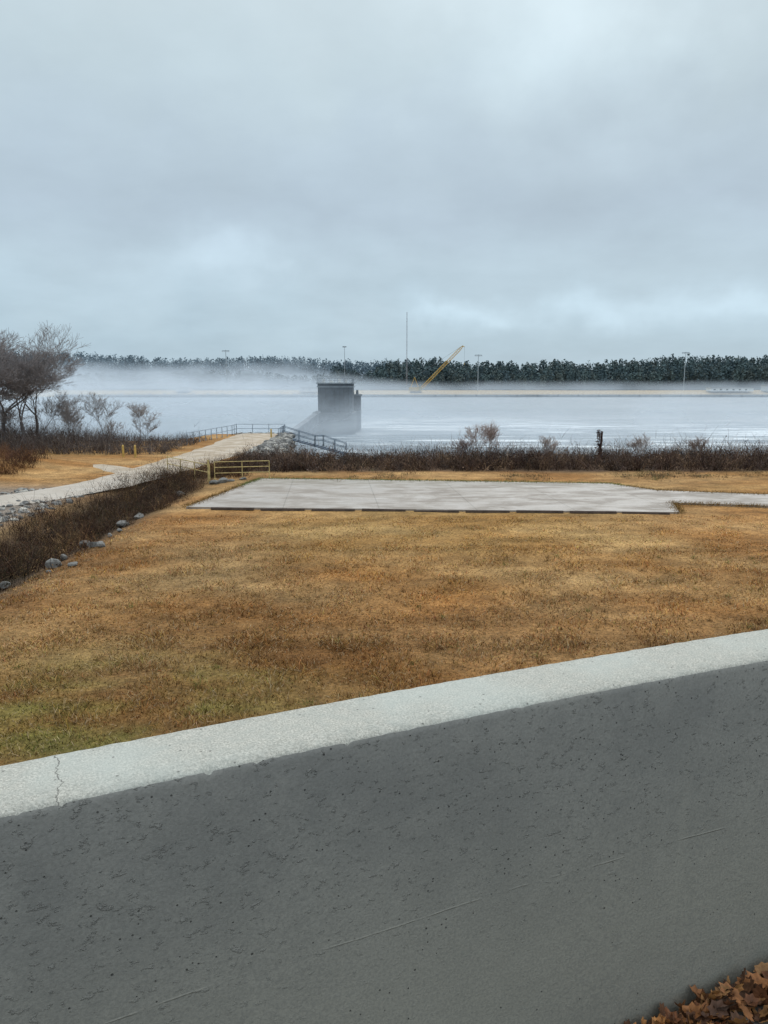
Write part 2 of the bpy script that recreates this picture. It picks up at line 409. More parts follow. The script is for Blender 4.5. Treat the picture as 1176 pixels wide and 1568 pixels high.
# fallen leaves
mb = MB(); pal = [(.30, .13, .05), (.20, .08, .035), (.36, .19, .08), (.13, .06, .03), (.42, .20, .07), (.07, .04, .025), (.10, .05, .03)]
ca, sa = math.cos(R(24)), math.sin(R(24))
for i in range(2400):
    s = random.uniform(1.02, 4.5); w = abs(random.gauss(0, .10)); hmax = max(0, .06-.25*w)*min(1, max(0, (s-1.1)/.5))
    d = off(s)-.02-w; zz = 4.905+random.uniform(0, 1)*hmax
    L = random.uniform(.018, .036); W = L*random.uniform(.5, .85)
    K = 14; pts = []
    for q in range(K):
        a_ = 2*math.pi*q/K; rr = 1-.28*(q % 2)
        pts.append((math.cos(a_)*L*rr, math.sin(a_)*W*rr, 0))
    curl = random.uniform(.3, 1.6); pts = [(x_, y_, (x_*x_*12+y_*y_*34)*curl*.7) for x_, y_, _ in pts]
    M = Euler((random.gauss(0, .7), random.gauss(0, .7), random.uniform(0, 6.28))).to_matrix()
    P = [M @ Vector(v_) for v_ in [(0, 0, 0)]+pts]
    P = np.array([(v_.x+s, v_.y+d, v_.z+zz) for v_ in P]); P[:, 1] = np.minimum(P[:, 1], off(s)-.004)
    P = np.stack([P[:, 0]*ca-P[:, 1]*sa, P[:, 0]*sa+P[:, 1]*ca, P[:, 2]], 1)
    C = np.tile(np.array(random.choice(pal))*random.uniform(.6, 1.2), (K+1, 1)); C[0] *= .7
    mb.add(P, C, T=[(0, 1+q, 1+(q+1) % K) for q in range(K)])
mb.build('leaf_pile', vcol('dead_leaf', .6, 60, .3, .3))

# ------------------------------------------------------------ parking pad and roads
padm, t = mat('wet_concrete'); o = t.obj()
n1 = t.noise(t.scale(o, .5, 1, 1), .7, 6, .65, .5); n2 = t.noise(o, 16, 5, .8); n3 = t.noise(t.scale(o, .35, 1, 1), 1.8, 7, .7, .4)
c = t.mix(t.mapr(n1, .35, .65), (.25, .22, .19), (.39, .35, .31))
c = t.mix(t.mapr(n2, .35, .7, 0, .5), c, (.19, .165, .14))
c = t.mix(t.mapr(n3, .52, .64, 0, .5), c, (.50, .475, .45))
sx = t.n('ShaderNodeSeparateXYZ'); t.link(o, sx.inputs[0])
c = t.mix(t.mapr(sx.outputs[1], 45, 50, 0, .35), c, (.22, .21, .16))
# slab joints
jx = t.m('ABSOLUTE', t.m('SUBTRACT', t.m('FRACT', t.m('MULTIPLY', t.m('ADD', sx.outputs[0], t.m('MULTIPLY', sx.outputs[1], .07)), 1/4.9)), .5))
c = t.mix(t.m('MULTIPLY', t.m('LESS_THAN', jx, .006), .45), c, (.12, .11, .09))
t.pbr(c, t.mapr(n1, .4, .6, .8, .42), t.bump(n2, .5, .02), .5)
def sheet(name, pts, z, material):
    bm = bmesh.new(); vs = [bm.verts.new((x, y, z)) for x, y in pts]; bm.faces.new(vs)
    r = bmesh.ops.extrude_face_region(bm, geom=bm.faces[:])
    bmesh.ops.translate(bm, verts=[v for v in r['geom'] if isinstance(v, bmesh.types.BMVert)], vec=(0, 0, -.25))
    bmesh.ops.recalc_face_normals(bm, faces=bm.faces[:])
    me = bpy.data.meshes.new(name); bm.to_mesh(me); bm.free(); me.materials.append(material)
    ob = bpy.data.objects.new(name, me); sc.collection.objects.link(ob); return ob
sheet('parking_pad', [(-10.2, 39.1), (14.6, 37.5), (15.4, 40.5), (20, 39.5), (34, 37.0), (35, 41), (22, 43.5), (16.2, 45.2), (14.2, 48.3), (-3, 50.3), (-8.2, 50.8)], .09, padm)
mb = MB()
ed = [(-10.2, 39.1, -8.2, 50.8), (-8.2, 50.8, -3, 50.3), (-3, 50.3, 14.2, 48.3), (14.2, 48.3, 16.2, 45.2), (16.2, 45.2, 22, 43.5), (15.4, 40.5, 20, 39.5), (14.6, 37.5, 15.4, 40.5), (22, 43.5, 30, 42)]
for (x0, y0, x1, y1) in ed:
    k = int(math.hypot(x1-x0, y1-y0)*190); f = rng.uniform(0, 1, k)
    sp_ = .16*(1+.8*fbm(f*30, f*0, 1, 5))
    x = x0+(x1-x0)*f+rng.normal(0, 1, k)*sp_; y = y0+(y1-y0)*f+rng.normal(0, 1, k)*sp_*1.6
    d = np.stack([rng.normal(0, .6, k), rng.normal(0, .6, k), np.ones(k)], 1)
    c_ = np.where(y[:, None] > 47, np.array([[.15, .17, .06]]), np.array([[.22, .14, .055]]))*rng.uniform(.5, 1.5, (k, 1))
    stems(mb, np.stack([x, y, np.full(k, .04)], 1), d, rng.uniform(.08, .22, k), np.full(k, .014), c_, .3, 2)
mb.build('pad_edge_grass', vcol('edge_grass', .9, diffuse=True))

def ribbon(name, ctr, widths, z, material, sub=8):
    ctr = np.array(ctr, float); k = len(ctr); tt = np.linspace(0, k-1, (k-1)*sub+1)
    cx = np.interp(tt, range(k), ctr[:, 0]); cy = np.interp(tt, range(k), ctr[:, 1]); ww = np.interp(tt, range(k), widths)
    ker = np.ones(7)/7
    def sm(a): ap = np.pad(a, 3, mode='edge'); return np.convolve(ap, ker, 'valid')
    cx, cy = sm(cx), sm(cy); dx, dy = np.gradient(cx), np.gradient(cy); l = np.hypot(dx, dy); nx_, ny_ = -dy/l, dx/l
    mb = MB(); V = []
    for i in range(len(cx)):
        for u in np.linspace(-1, 1, 7):
            j = .22*mn.noise(Vector((i*.35, u*9, 2)))*(abs(u) == 1)
            x_ = cx[i]+nx_[i]*(ww[i]/2*u+j*2); y_ = cy[i]+ny_[i]*(ww[i]/2*u+j*2)
            V.append((x_, y_, z+.05*(1-abs(u))-(.12 if abs(u) == 1 else 0)))
    Q = [(i*7+q, i*7+q+1, (i+1)*7+q+1, (i+1)*7+q) for i in range(len(cx)-1) for q in range(6)]
    mb.add(V, (1, 1, 1), Q=Q); return mb.build(name, material, smooth=True)
rm, t = mat('gravel_track'); o = t.obj()
n1 = t.noise(o, .6, 6, .6, .4); n2 = t.noise(o, 9, 6, .8)
c = t.mix(t.mapr(n1, .35, .65), (.36, .29, .21), (.50, .42, .32)); c = t.mix(t.mapr(n2, .35, .7, 0, .5), c, (.24, .19, .14))
sx = t.n('ShaderNodeSeparateXYZ'); t.link(o, sx.inputs[0])
c = t.mix(t.mapr(sx.outputs[1], 60, 44, 0, .55), c, (.46, .44, .41))
t.pbr(c, t.mapr(n1, .4, .6, .9, .5), t.bump(n2, .6, .04), .4)
ribbon('gravel_road', [(-34, 30), (-26, 36), (-20.8, 41), (-18.4, 46), (-17.1, 51), (-16.3, 60), (-15.4, 68), (-15.0, 76), (-15.1, 86), (-15.2, 94.5)], [3, 3.4, 3.8, 3.9, 4.2, 4.8, 5.3, 5.6, 5.6, 5.6], .13, rm)
ribbon('dirt_path', [(-50, 66), (-34, 63), (-26, 61), (-21, 58), (-17.5, 54)], [2, 2, 2.2, 2.4, 2.6], .09, rm)

wsm = plain('wheel_stop_timber', (.07, .052, .042), .85, .3, 6)
A = np.array([-9.0, 38.84]); B = np.array([14.2, 37.34]); NW = 9
for i in range(NW):
    f0 = (i+.07+random.uniform(-.02, .02))/NW; f1 = (i+.93+random.uniform(-.02, .02))/NW; p = A+(B-A)*f0; q = A+(B-A)*f1; c0 = (p+q)/2; L = np.linalg.norm(q-p)
    bm = bmesh.new()
    prof = [(-.1, 0), (.1, 0), (.075, .12), (-.075, .12)]
    e0 = [bm.verts.new((-L/2, y_, z_)) for y_, z_ in prof]; e1 = [bm.verts.new((L/2, y_, z_)) for y_, z_ in prof]
    bm.faces.new(e0); bm.faces.new(e1[::-1])
    for k in range(4): bm.faces.new((e0[k], e1[k], e1[(k+1) % 4], e0[(k+1) % 4]))
    bmesh.ops.recalc_face_normals(bm, faces=bm.faces[:])
    bmesh.ops.bevel(bm, geom=bm.edges[:], offset=.012, segments=1, affect='EDGES')
    me = bpy.data.meshes.new('wheel_stop'); bm.to_mesh(me); bm.free(); me.materials.append(wsm)
    ob = bpy.data.objects.new('wheel_stop', me); sc.collection.objects.link(ob)
    ob.location = (c0[0], c0[1]-.04+random.gauss(0, .03), random.uniform(-.03, .01)); ob.rotation_euler = (0, random.gauss(0, .006), math.atan2(B[1]-A[1], B[0]-A[0])+random.gauss(0, .01))

# ------------------------------------------------------------ rocks
bm = bmesh.new(); bmesh.ops.create_icosphere(bm, subdivisions=2, radius=1)
IV = np.array([v.co[:] for v in bm.verts]); IF = np.array([[v.index for v in f.verts] for f in bm.faces]); bm.free()
def rock(mb, p, s, c):
    a = rng.uniform(0, 6.28); V = IV.copy()
    for k in range(7):
        nrm = rng.normal(0, 1, 3); nrm /= np.linalg.norm(nrm); dd = V@nrm; lim = rng.uniform(.45, .8)
        V = V-np.outer(np.maximum(dd-lim, 0), nrm)
    V = V*np.array([1, rng.uniform(.6, .9), rng.uniform(.45, .75)])*s
    V = np.stack([V[:, 0]*math.cos(a)-V[:, 1]*math.sin(a), V[:, 0]*math.sin(a)+V[:, 1]*math.cos(a), V[:, 2]], 1)+np.array(p)
    mb.add(V, c, T=IF)
rockm = vcol('riprap_stone', .8, 5, .35, .3)
mb = MB(); rp = [(.26, .255, .24), (.18, .18, .175), (.33, .32, .29), (.13, .13, .125)]
for i in range(900):
    x = rng.uniform(-12.3, -6); y = rng.uniform(66, 96); z = float(height(x, y))
    rock(mb, (x, y, z+.05), rng.uniform(.2, .55), np.array(rp[rng.integers(4)])*rng.uniform(.8, 1.3))
for i in range(260):
    x = rng.uniform(-18, -11); y = rng.uniform(94, 100); rock(mb, (x, y, float(height(x, y))), rng.uniform(.25, .5), rp[rng.integers(4)])
for i in range(700):
    x = rng.uniform(-27, -17); y = rng.uniform(33, 46); z = float(height(x, y))
    rock(mb, (x, y, z+.02), rng.uniform(.08, .26), np.array(rp[rng.integers(4)])*rng.uniform(.7, 1.4))
for (x, y, s) in [(-11.7, 27.4, .38), (-10.9, 27.0, .24), (-12.2, 36.0, .44), (-12.2, 31.5, .3), (-11.1, 30.4, .24), (-11.5, 30.7, .34), (-12.5, 25.2, .24), (-11.6, 34, .22), (-10.6, 48.9, .4), (-10.1, 49.4, .42), (-9.7, 49.9, .3), (-9.1, 50.9, .35), (-12.0, 45.9, .35), (-12.4, 24, .2), (-11.5, 26.3, .14), (-12.1, 38.3, .3), (-11.7, 33.0, .16), (-12.0, 28.8, .2)]:
    rock(mb, (x-.3, y, float(height(x, y))+s*.14), s, rng.uniform(.13, .21)*np.array([1, .99, .94]))
mb.build('riprap_rocks', rockm)

# ------------------------------------------------------------ brush and hedges
brushm = vcol('dry_brush', .9, diffuse=True)
BP = [(.075, .045, .037), (.11, .078, .065), (.04, .028, .025), (.17, .11, .075), (.09, .06, .05), (.24, .16, .10), (.13, .105, .095), (.045, .04, .03), (.055, .036, .032)]
def brush(name, pts, hfun, per, pal, w=.02, leaf=2., lsize=.05, spread=.6, tall=.06, chv=(.55, 1.25)):
    mb = MB(); x, y = pts; N = len(x); ch = rng.uniform(*chv, N)
    x = np.repeat(x, per)+rng.normal(0, .22, N*per); y = np.repeat(y, per)+rng.normal(0, .22, N*per); n = len(x)
    h = hfun(x, y)*rng.uniform(.4, 1.1, n)*np.repeat(ch, per)
    tl = rng.random(n) < tall; h[tl] *= rng.uniform(1.2, 1.9, tl.sum())
    base = np.stack([x, y, height(x, y)-.05], 1)
    d = np.stack([rng.normal(0, spread, n), rng.normal(0, spread, n), np.ones(n)], 1)
    clump = pick(pal, N, .45); c = np.repeat(clump, per, 0)*rng.uniform(.6, 1.4, (n, 1)); c = c*.8+pick(pal, n)*.2
    stems(mb, base, d, h, np.full(n, w)*rng.uniform(.5, 1.3, n), c, .3, 3, .06)
    dn = d/np.linalg.norm(d, axis=1, keepdims=True)
    for r_ in range(2):
        tb = base+dn*(h*rng.uniform(.35, .9, n))[:, None]
        stems(mb, tb, dn+rng.normal(0, .8, (n, 3)), h*rng.uniform(.2, .45, n), np.full(n, w*.55), c*1.1, .2, 2, .06)
    nl = int(n*leaf); idx = rng.integers(0, n, nl)
    P = base[idx]+dn[idx]*(h[idx]*rng.uniform(.05, .75, nl))[:, None]+rng.normal(0, .12, (nl, 3))
    flecks(mb, P, rng.uniform(.4, 1.2, nl)*lsize, c[idx]*rng.uniform(.6, 1.3, (nl, 1)))
    return mb.build(name, brushm)
N = 2300; hx = rng.uniform(-12, 46, N); hy = rng.uniform(55.5, 65.5, N)
hy = hy+1.2*fbm(hx, hx*0, .5, 67)*(hy < 60)
brush('bramble_hedge', (hx, hy), lambda x, y: np.clip(1.42+.60*fbm(x, y*0, .45, 61)+.45*fbm(x, y, 1.5, 62)+.014*np.clip(x, 0, 40), .5, 2.9), 9, BP, .020, 2.4, .055, .6, .04)
N = 1300; dy = rng.uniform(19, 53, N); dx = -14.3+.03*(dy-35)+rng.normal(0, 1.25, N)
keep = (dx < -11.9+1.1*fbm(dy, dy*0, 1., 71)) & (dx > -17.2-.12*np.clip(38-dy, 0, 20)); keep |= (dy > 40) & (dx < -11.0) & (dx > -16)
keep &= fbm(dx, dy, .9, 73) > -.38
BP2 = [(.06, .032, .026), (.042, .028, .024), (.085, .05, .036), (.14, .075, .038), (.07, .048, .04), (.025, .019, .017), (.24, .15, .075), (.055, .052, .03), (.11, .085, .065)]
brush('ditch_brush', (dx[keep], dy[keep]), lambda x, y: np.clip(1.05+.9*fbm(x, y, 1.1, 72), .25, 2.3), 12, BP2, .011, 2.4, .034, .45, .05, (.35, 1.4))
N = 1300; lx = rng.uniform(-48, -25, N); ly = rng.uniform(46, 60, N); keep = lx < -24.5-.25*np.abs(ly-53)
brush('broom_sedge', (lx[keep], ly[keep]), lambda x, y: 1.15+.4*fbm(x, y, .6, 81), 12, [(.15, .075, .045), (.09, .05, .04), (.20, .11, .055), (.07, .045, .035)], .016, 1.0, .05, .3)
N = 1800; lx = rng.uniform(-62, -19.5, N); ly = rng.uniform(68, 86, N)
brush('shoreline_brush', (lx, ly), lambda x, y: np.clip(1.5+1.*fbm(x, y*0, .35, 82)+.12*np.clip(-x-25, 0, 22), .5, 4.4), 9, [(.10, .08, .075), (.14, .125, .12), (.08, .06, .055), (.18, .145, .12)], .020, .7, .05, .45)
N = 160; lx = rng.uniform(-13.3, -9.8, N); ly = rng.uniform(51.5, 60, N)
brush('roadside_brush', (lx, ly), lambda x, y: 1.0+0*x, 12, BP2, .014, 2, .04)
N = 330; lx = rng.uniform(-8, 36, N); ly = 52.6+rng.normal(0, 1.1, N)
keep = (fbm(lx, ly, .5, 90) > .05)
brush('weed_tufts', (lx[keep], ly[keep]), lambda x, y: .38+0*x, 14, [(.22, .14, .07), (.12, .08, .06), (.18, .13, .08), (.12, .13, .06)], .014, 1, .04)

# ------------------------------------------------------------ bare trees
barkm = vcol('bare_bark', .9, diffuse=True)
def bare_tree(name, p, H, r, col, depth=6, lean=(0, 0), spread=.55, forks=3, seed=1, upb=.25, minr=.012, f0=.27):
    rr = random.Random(seed); col = np.array(col); S = []
    def grow(pos, d, L, rad, lv):
        for i in range(3):
            d2 = (d+Vector((rr.gauss(0, .10), rr.gauss(0, .10), rr.gauss(0, .05)+upb*.12))).normalized()
            q = pos+d2*(L/3); r1 = rad*.9
            S.append((tuple(pos), tuple(q), rad, r1, rr.uniform(.8, 1.2)*(1+.12*lv)))
            if lv > 0 and lv < depth and rr.random() < .6:
                sd = (d2+Vector((rr.gauss(0, 1), rr.gauss(0, 1), rr.gauss(.2, .5)))*spread*1.1).normalized()
                grow(q, sd, L*rr.uniform(.5, .75), max(r1*.5, minr*.7), lv+1+(rr.random() < .3))
            pos, d, rad = q, d2, r1
        if lv < depth:
            for k in range(forks if lv < 2 else 2):
                a = Vector((rr.gauss(0, 1), rr.gauss(0, 1), rr.gauss(.1, .35)))
                grow(pos, (d+a*spread).normalized(), L*rr.uniform(.65, .88), max(rad*rr.uniform(.5, .7), minr), lv+1)
    base = Vector((p[0], p[1], float(height(p[0], p[1]))-.1))
    grow(base, Vector((lean[0], lean[1], 1)).normalized(), H*f0, r, 0)
    mb = MB(); P = np.array([s[0] for s in S]); Qq = np.array([s[1] for s in S]); r0 = np.array([s[2] for s in S]); r1 = np.array([s[3] for s in S])
    zmax = Qq[:, 2].max()-base.z; k_ = H/zmax; b_ = np.array(base)
    P = b_+(P-b_)*k_; Qq = b_+(Qq-b_)*k_
    C = col[None]*np.array([s[4] for s in S])[:, None]; big = r0 > .035
    if big.any(): mb.tubes(P[big], Qq[big], r0[big], r1[big], C[big], 6)
    if (~big).any(): mb.tubes(P[~big], Qq[~big], r0[~big], r1[~big], C[~big], 3)
    return mb.build(name, barkm, loc=tuple(base))
GB = (.13, .12, .12)
bare_tree('bare_tree', (-36.6, 74), 12.4, .22, GB, 7, (-.05, 0), .55, 3, 3)
bare_tree('bare_tree', (-34.0, 73), 10.2, .19, GB, 7, (.2, 0), .65, 3, 5)
bare_tree('bare_tree', (-41, 78), 13.4, .2, GB, 7, (.1, 0), .5, 3, 8)
bare_tree('bare_tree', (-36.0, 80), 11.2, .17, (.16, .15, .15), 7, (.12, 0), .6, 3, 9)
bare_tree('bare_tree', (-38.6, 70), 11.6, .18, (.13, .12, .12), 7, (.15, 0), .6, 3, 10)
SG = (.19, .175, .17)
for i, (x, y, h, dp) in enumerate([(-29.0, 80, 5.6, 6), (-26.0, 82, 4.6, 6), (-24.4, 79, 3.0, 5), (-31.8, 78, 5.4, 6), (-33.6, 76, 5.8, 6), (-27.3, 77, 3.2, 5), (-30.4, 76, 4.6, 6), (-35.4, 74, 5.0, 6)]):
    bare_tree('bare_sapling', (x, y), h, .05, tuple(np.array(SG)*random.uniform(.75, 1.25)), dp, (random.uniform(-.1, .15), 0), .42+.1*random.random(), 3, 120+i*3, .2, .009, .33)
for i, (x, y, h, c) in enumerate([(8.4, 60, 3.7, (.22, .17, .15)), (7.5, 61, 3.4, (.22, .17, .15)), (6.0, 60, 2.4, (.14, .10, .09)), (12.4, 61, 2.4, (.2, .16, .14)), (20.5, 61, 2.6, (.2, .16, .14)), (24.6, 60, 2.4, (.16, .12, .10))]):
    bare_tree('bare_sapling', (x, y), h, .03, c, 5, (rng.uniform(-.1, .1), 0), .45, 4, 40+i, .35, .008)
mb = MB(); zb = float(height(16.9, 60)); pv_ = np.array([16.9, 60, zb])
for k in range(9):
    q = pv_+np.array([rng.normal(-.03, .06), rng.normal(0, .03), .29]); mb.tube(pv_, q, .13-.006*k, .125-.006*k, (.07, .05, .045), 7); pv_ = q
N = 600; hh = rng.uniform(.3, 2.75, N); P = np.stack([16.9-.08*hh+rng.normal(0, .10, N)*(1.4-.2*hh), 60+rng.normal(0, .12, N), zb+hh], 1)
flecks(mb, P, rng.uniform(.03, .07, N), pick([(.07, .04, .033), (.045, .03, .028), (.10, .055, .04)], N))
mb.build('vine_covered_snag', brushm)

# ------------------------------------------------------------ railings, gate, bollards
def railing(pts, h, rails, col, r=.03, post_every=1.8):
    mb = MB(); pts = [np.array(p, float) for p in pts]
    for a_, b_ in zip(pts[:-1], pts[1:]):
        for f in rails:
            mb.tube(a_+[0, 0, h*f], b_+[0, 0, h*f], r, r, col, 6)
        L = np.linalg.norm(b_-a_); k = max(1, round(L/post_every))
        for i in range(k+1):
            p = a_+(b_-a_)*i/k; mb.tube(p-[0, 0, .2], p+[0, 0, h+r*.9], r*1.15, r*1.15, col, 6)
            mb.box((p[0], p[1], p[2]+.02), (.16, .16, .04), col)
    return mb
def merge(mb, q, col): mb.add(np.concatenate(q.V), col, Q=np.concatenate(q.Q))
galv = plain('galvanised_rail_paint', (.24, .30, .36), .5, .2, 4)
railing([(-20.2, 79, .1), (-18.2, 92.5, .1), (-18.2, 95.2, .1), (-12.2, 95.2, .1)], 1.1, (.5, 1.), (1, 1, 1), .035).build('pier_railing', galv)
mb = railing([(-12.2, 95, 0.), (-12.0, 88, 0.)], 1.1, (.5, 1.), (1, 1, 1), .035)
merge(mb, railing([(-12.1, 93.2, 0.), (-8.3, 93.4, -1.15), (-7.3, 93.5, -1.15), (-4.6, 94, -2.1)], 1.1, (.5, 1.), (1, 1, 1), .035), (1, 1, 1))
merge(mb, railing([(-12.1, 91.9, 0.), (-8.3, 92.1, -1.15), (-7.3, 92.2, -1.15), (-4.6, 92.7, -2.1)], 1.1, (.5, 1.), (1, 1, 1), .035), (1, 1, 1))
for i in range(18):
    f = i/17; mb.box((-12.1+7.5*f, 92.6+.8*f, -.0-2.1*f-.08), (.42, 1.3, .12), (1, 1, 1))
for sy in (0, 1.4): mb.tube((-12.1, 91.9+sy, -.15), (-4.6, 92.6+sy, -2.3), .1, .1, (1, 1, 1), 4)
mb.build('access_stair_railing', plain('blue_grey_paint', (.13, .17, .22), .5, .2, 4))
mb = railing([(-15.6, 55.2, 0), (-11.3, 49.6, 0)], 1.1, (.55, 1.), (1, 1, 1), .028, 2.4)
merge(mb, railing([(-11.2, 50.6, .05), (-7.7, 51.4, .05)], 1.15, (.35, .68, 1.), (1, 1, 1), .028, 1.7), (1, 1, 1))
mb.tube((-11.35, 49.5, 0), (-11.35, 49.5, 1.45), .07, .07, (1, 1, 1), 8)
mb.build('yellow_guard_railing', plain('faded_yellow_paint', (.50, .39, .17), .6, .25, 5))
ybm = plain('bollard_yellow', (.50, .35, .10), .5, .2, 5)
for (x, y) in ((-22.4, 66), (-21.3, 65.8), (-12.9, 88.2)):
    mb = MB(); mb.tube((x, y, -.1), (x, y, 1.0), .09, .09, (1, 1, 1), 10); mb.tube((x, y, 1.0), (x, y, 1.07), .09, .03, (1, 1, 1), 10)
    mb.build('bollard', ybm, loc=(x, y, 0))

# ------------------------------------------------------------ lock wall tower in the river
mb = MB(); DK = (.07, .084, .098); LG = (.20, .23, .25)
def prism(mb, outline, z0, z1, col, s1=1.0):
    o_ = np.array(outline, float); c_ = o_.mean(0); k = len(o_); o1 = c_+(o_-c_)*s1
    V = np.concatenate([np.c_[o_, np.full(k, z0)], np.c_[o1, np.full(k, z1)]])
    i = np.arange(k); j = (i+1) % k; mb.add(V, col, Q=np.stack([i, j, j+k, i+k], 1))
    V2 = np.concatenate([np.c_[o1, np.full(k, z1)], [[*c_, z1]]]); mb.add(V2, col, T=np.stack([i, j, np.full(k, k)], 1))
    V2 = np.concatenate([np.c_[o_, np.full(k, z0)], [[*c_, z0]]]); mb.add(V2, col, T=np.stack([j, i, np.full(k, k)], 1))
def rect_round(cx, cy, w, d, n=5, r=1.6):
    P = []
    for (qx, qy, a0) in ((1, 1, 0), (-1, 1, 90), (-1, -1, 180), (1, -1, 270)):
        for q in range(n):
            a_ = R(a0+90*q/(n-1)); P.append((cx+qx*(w/2-r)+r*math.cos(a_), cy+qy*(d/2-r)+r*math.sin(a_)))
    return P
CX, CY = -11.6, 189
prism(mb, rect_round(CX-.3, CY, 10.0, 14), -8, -1.0, (.10, .115, .125))
prism(mb, rect_round(CX, CY, 8.2, 12), -1.0, 4.9, DK)
prism(mb, rect_round(CX, CY, 8.6, 12.4), 4.9, 5.15, LG)
prism(mb, rect_round(CX, CY, 8.3, 12.1), 5.15, 5.75, DK)
prism(mb, rect_round(CX, CY, 8.9, 12.7), 5.75, 6.0, (.28, .31, .33))
for k in range(7): mb.box((CX-3.2+k*1.07, CY-6.02, 1.9), (.12, .1, 5.6), (.055, .065, .074))
merge(mb, railing([(CX-4.1, CY-6, 6.), (CX+4.1, CY-6, 6.), (CX+4.1, CY+6, 6.), (CX-4.1, CY+6, 6.), (CX-4.1, CY-6, 6.)], 1.0, (.5, 1.), (1, 1, 1), .03, 2), (.28, .31, .34))
for (x, w, h) in ((-14.4, .7, .8), (-12.5, .9, .5), (-10.6, .6, .9), (-9, .5, .6)): mb.box((x, CY-3, 6+h/2), (w, .8, h), (.5, .52, .52), 0, .8)
mb.tube((-9.3, CY-4, 6), (-9.3, CY-4, 14.4), .09, .05, (.3, .32, .34), 6); mb.box((-9.3, CY-4, 14.3), (.9, .3, .25), (.3, .32, .34))
V = [(-16, 184, -.6), (-14.6, 184, -.6), (-14.6, 184, -8), (-16, 184, -8), (-23.4, 163, -6.2), (-22, 163, -6.2), (-22, 163, -8), (-23.4, 163, -8)]
mb.add(V, (.20, .22, .24), Q=[[0, 1, 5, 4], [1, 2, 6, 5], [3, 0, 4, 7], [4, 5, 6, 7]])
prism(mb, rect_round(-9.2, 201, 6.4, 8, 4, .8), -8, 2.6, DK); prism(mb, rect_round(-9.2, 201, 7., 9, 4, .8), 2.6, 3.0, (.12, .14, .16))
for k in range(3): mb.box((-9.0+k*1.1, 197.6, 3.6), (.7, .8, 1.1), (.08, .1, .12), 0, .7)
mb.build('lock_wall_tower', vcol('weathered_lock_concrete', .85, .8, .25))

mb = MB(); mb.box((60, 592, -5.3), (620, 3, 2.6), (.20, .22, .23))
for k in range(40): mb.box((-240+k*15.5, 590.3, -5.2), (1.2, .6, 2.4), (.12, .13, .14))
for k in range(14): mb.box((-200+k*11, 592, -3.6), (1.5, 2, .8), (.35, .35, .34))
mb.build('river_guide_wall', vcol('guide_wall_concrete', .9, .2, .2))

def low_building(x, y, w, h, col, z=-2.):
    mb = MB(); mb.box((x, y, z+h/2), (w, 9, h), col); mb.box((x, y, z+h+.25), (w+1, 10, .5), (.30, .32, .34))
    for k in range(int(w//5)): mb.box((x-w/2+3+k*5, y-4.55, z+h*.5), (1.6, .12, h*.35), (.05, .06, .07))
    return mb.build('lock_service_building', vcol('painted_block', .8, 1., .1), loc=(x, y, z))
low_building(276, 622, 34, 2.6, (.62, .66, .68)); low_building(311, 624, 14, 4.6, (.45, .5, .53))
low_building(-160, 622, 10, 3., (.5, .52, .54)); low_building(-60, 620, 14, 3., (.42, .42, .42))

# ------------------------------------------------------------ lattice crane on the far bank
mb = MB(); YC = (.62, .38, .09); by = 612
a0 = np.array([28., by, -1.]); a1 = np.array([61.5, by, 33.0]); d = (a1-a0); L = np.linalg.norm(d); d /= L
u = np.array([d[2], 0, -d[0]]); v = np.array([0, 1., 0])
prev = None; NS = 30
for i in range(NS+1):
    f = i/NS; c0 = a0+d*L*f; w = .9*min(1, f/.08+.25, (1-f)/.12+.3); cur = [c0+u*w*s1+v*w*s2 for s1, s2 in ((1, 1), (1, -1), (-1, -1), (-1, 1))]
    if prev:
        for k in range(4):
            mb.tube(prev[k], cur[k], .18, .18, YC, 4); mb.tube(prev[k], cur[(k+1) % 4], .10, .10, YC, 4)
    prev = cur
mb.box((24, by, -.4), (9, 4, 3.2), (.45, .29, .09)); mb.box((28.5, by-1.5, .2), (2.4, 1.8, 2.8), (.3, .25, .12))
for sy in (-2.2, 2.2): mb.box((25, by+sy, -2.6), (9, 1.1, 1.3), (.05, .05, .05))
mb.tube((21, by, 1), (24, by, 9), .18, .18, YC, 4); mb.tube((27, by, 1), (24, by, 9), .18, .18, YC, 4)
for sy in (-.8, .8): mb.tube((24, by+sy, 9), a1+[0, sy, .5], .06, .06, (.2, .2, .2), 4)
mb.tube(a1, a1+[1.2, 0, -.8], .3, .3, YC, 6)
mb.tube(a1+[1.2, 0, -.8], (62.7, by, 20), .05, .05, (.15, .15, .15), 4); mb.box((62.7, by, 19.4), (.7, .5, 1.4), (.3, .2, .05))
mb.build('crawler_crane', vcol('crane_paint', .6))

mc = (.36, .41, .45)
for (x, top) in ((77, 27.5), (246, 29.5), (-129, 31)):
    mb = MB(); y = 640; mb.tube((x, y, -2), (x, y, top), .36, .2, mc, 8)
    mb.box((x, y, top-.6), (6, .5, .5), mc); mb.box((x, y, top-.6), (.5, 4, .5), mc)
    for k in (-2.6, -1.2, 1.2, 2.6): mb.box((x+k, y-.3, top-1.2), (.9, .8, .8), (.5, .54, .57), 0, .6)
    mb.build('high_mast_light', vcol('mast_metal', .5), loc=(x, y, -2))
mb = MB()
for k in range(3):
    a_ = 2.09*k; mb.tube((18.5+.5*math.cos(a_), 640+.5*math.sin(a_), -2), (18.5+.3*math.cos(a_), 640+.3*math.sin(a_), 61), .13, .1, (.33, .33, .36), 4)
for k in range(30):
    z = -2+k*2.1; a_ = 2.09*k; mb.tube((18.5+.5*math.cos(a_), 640+.5*math.sin(a_), z), (18.5+.4*math.cos(a_+2.09), 640+.4*math.sin(a_+2.09), z+2.1), .06, .06, (.33, .33, .36), 3)
mb.build('radio_mast', vcol('mast_metal2', .6))

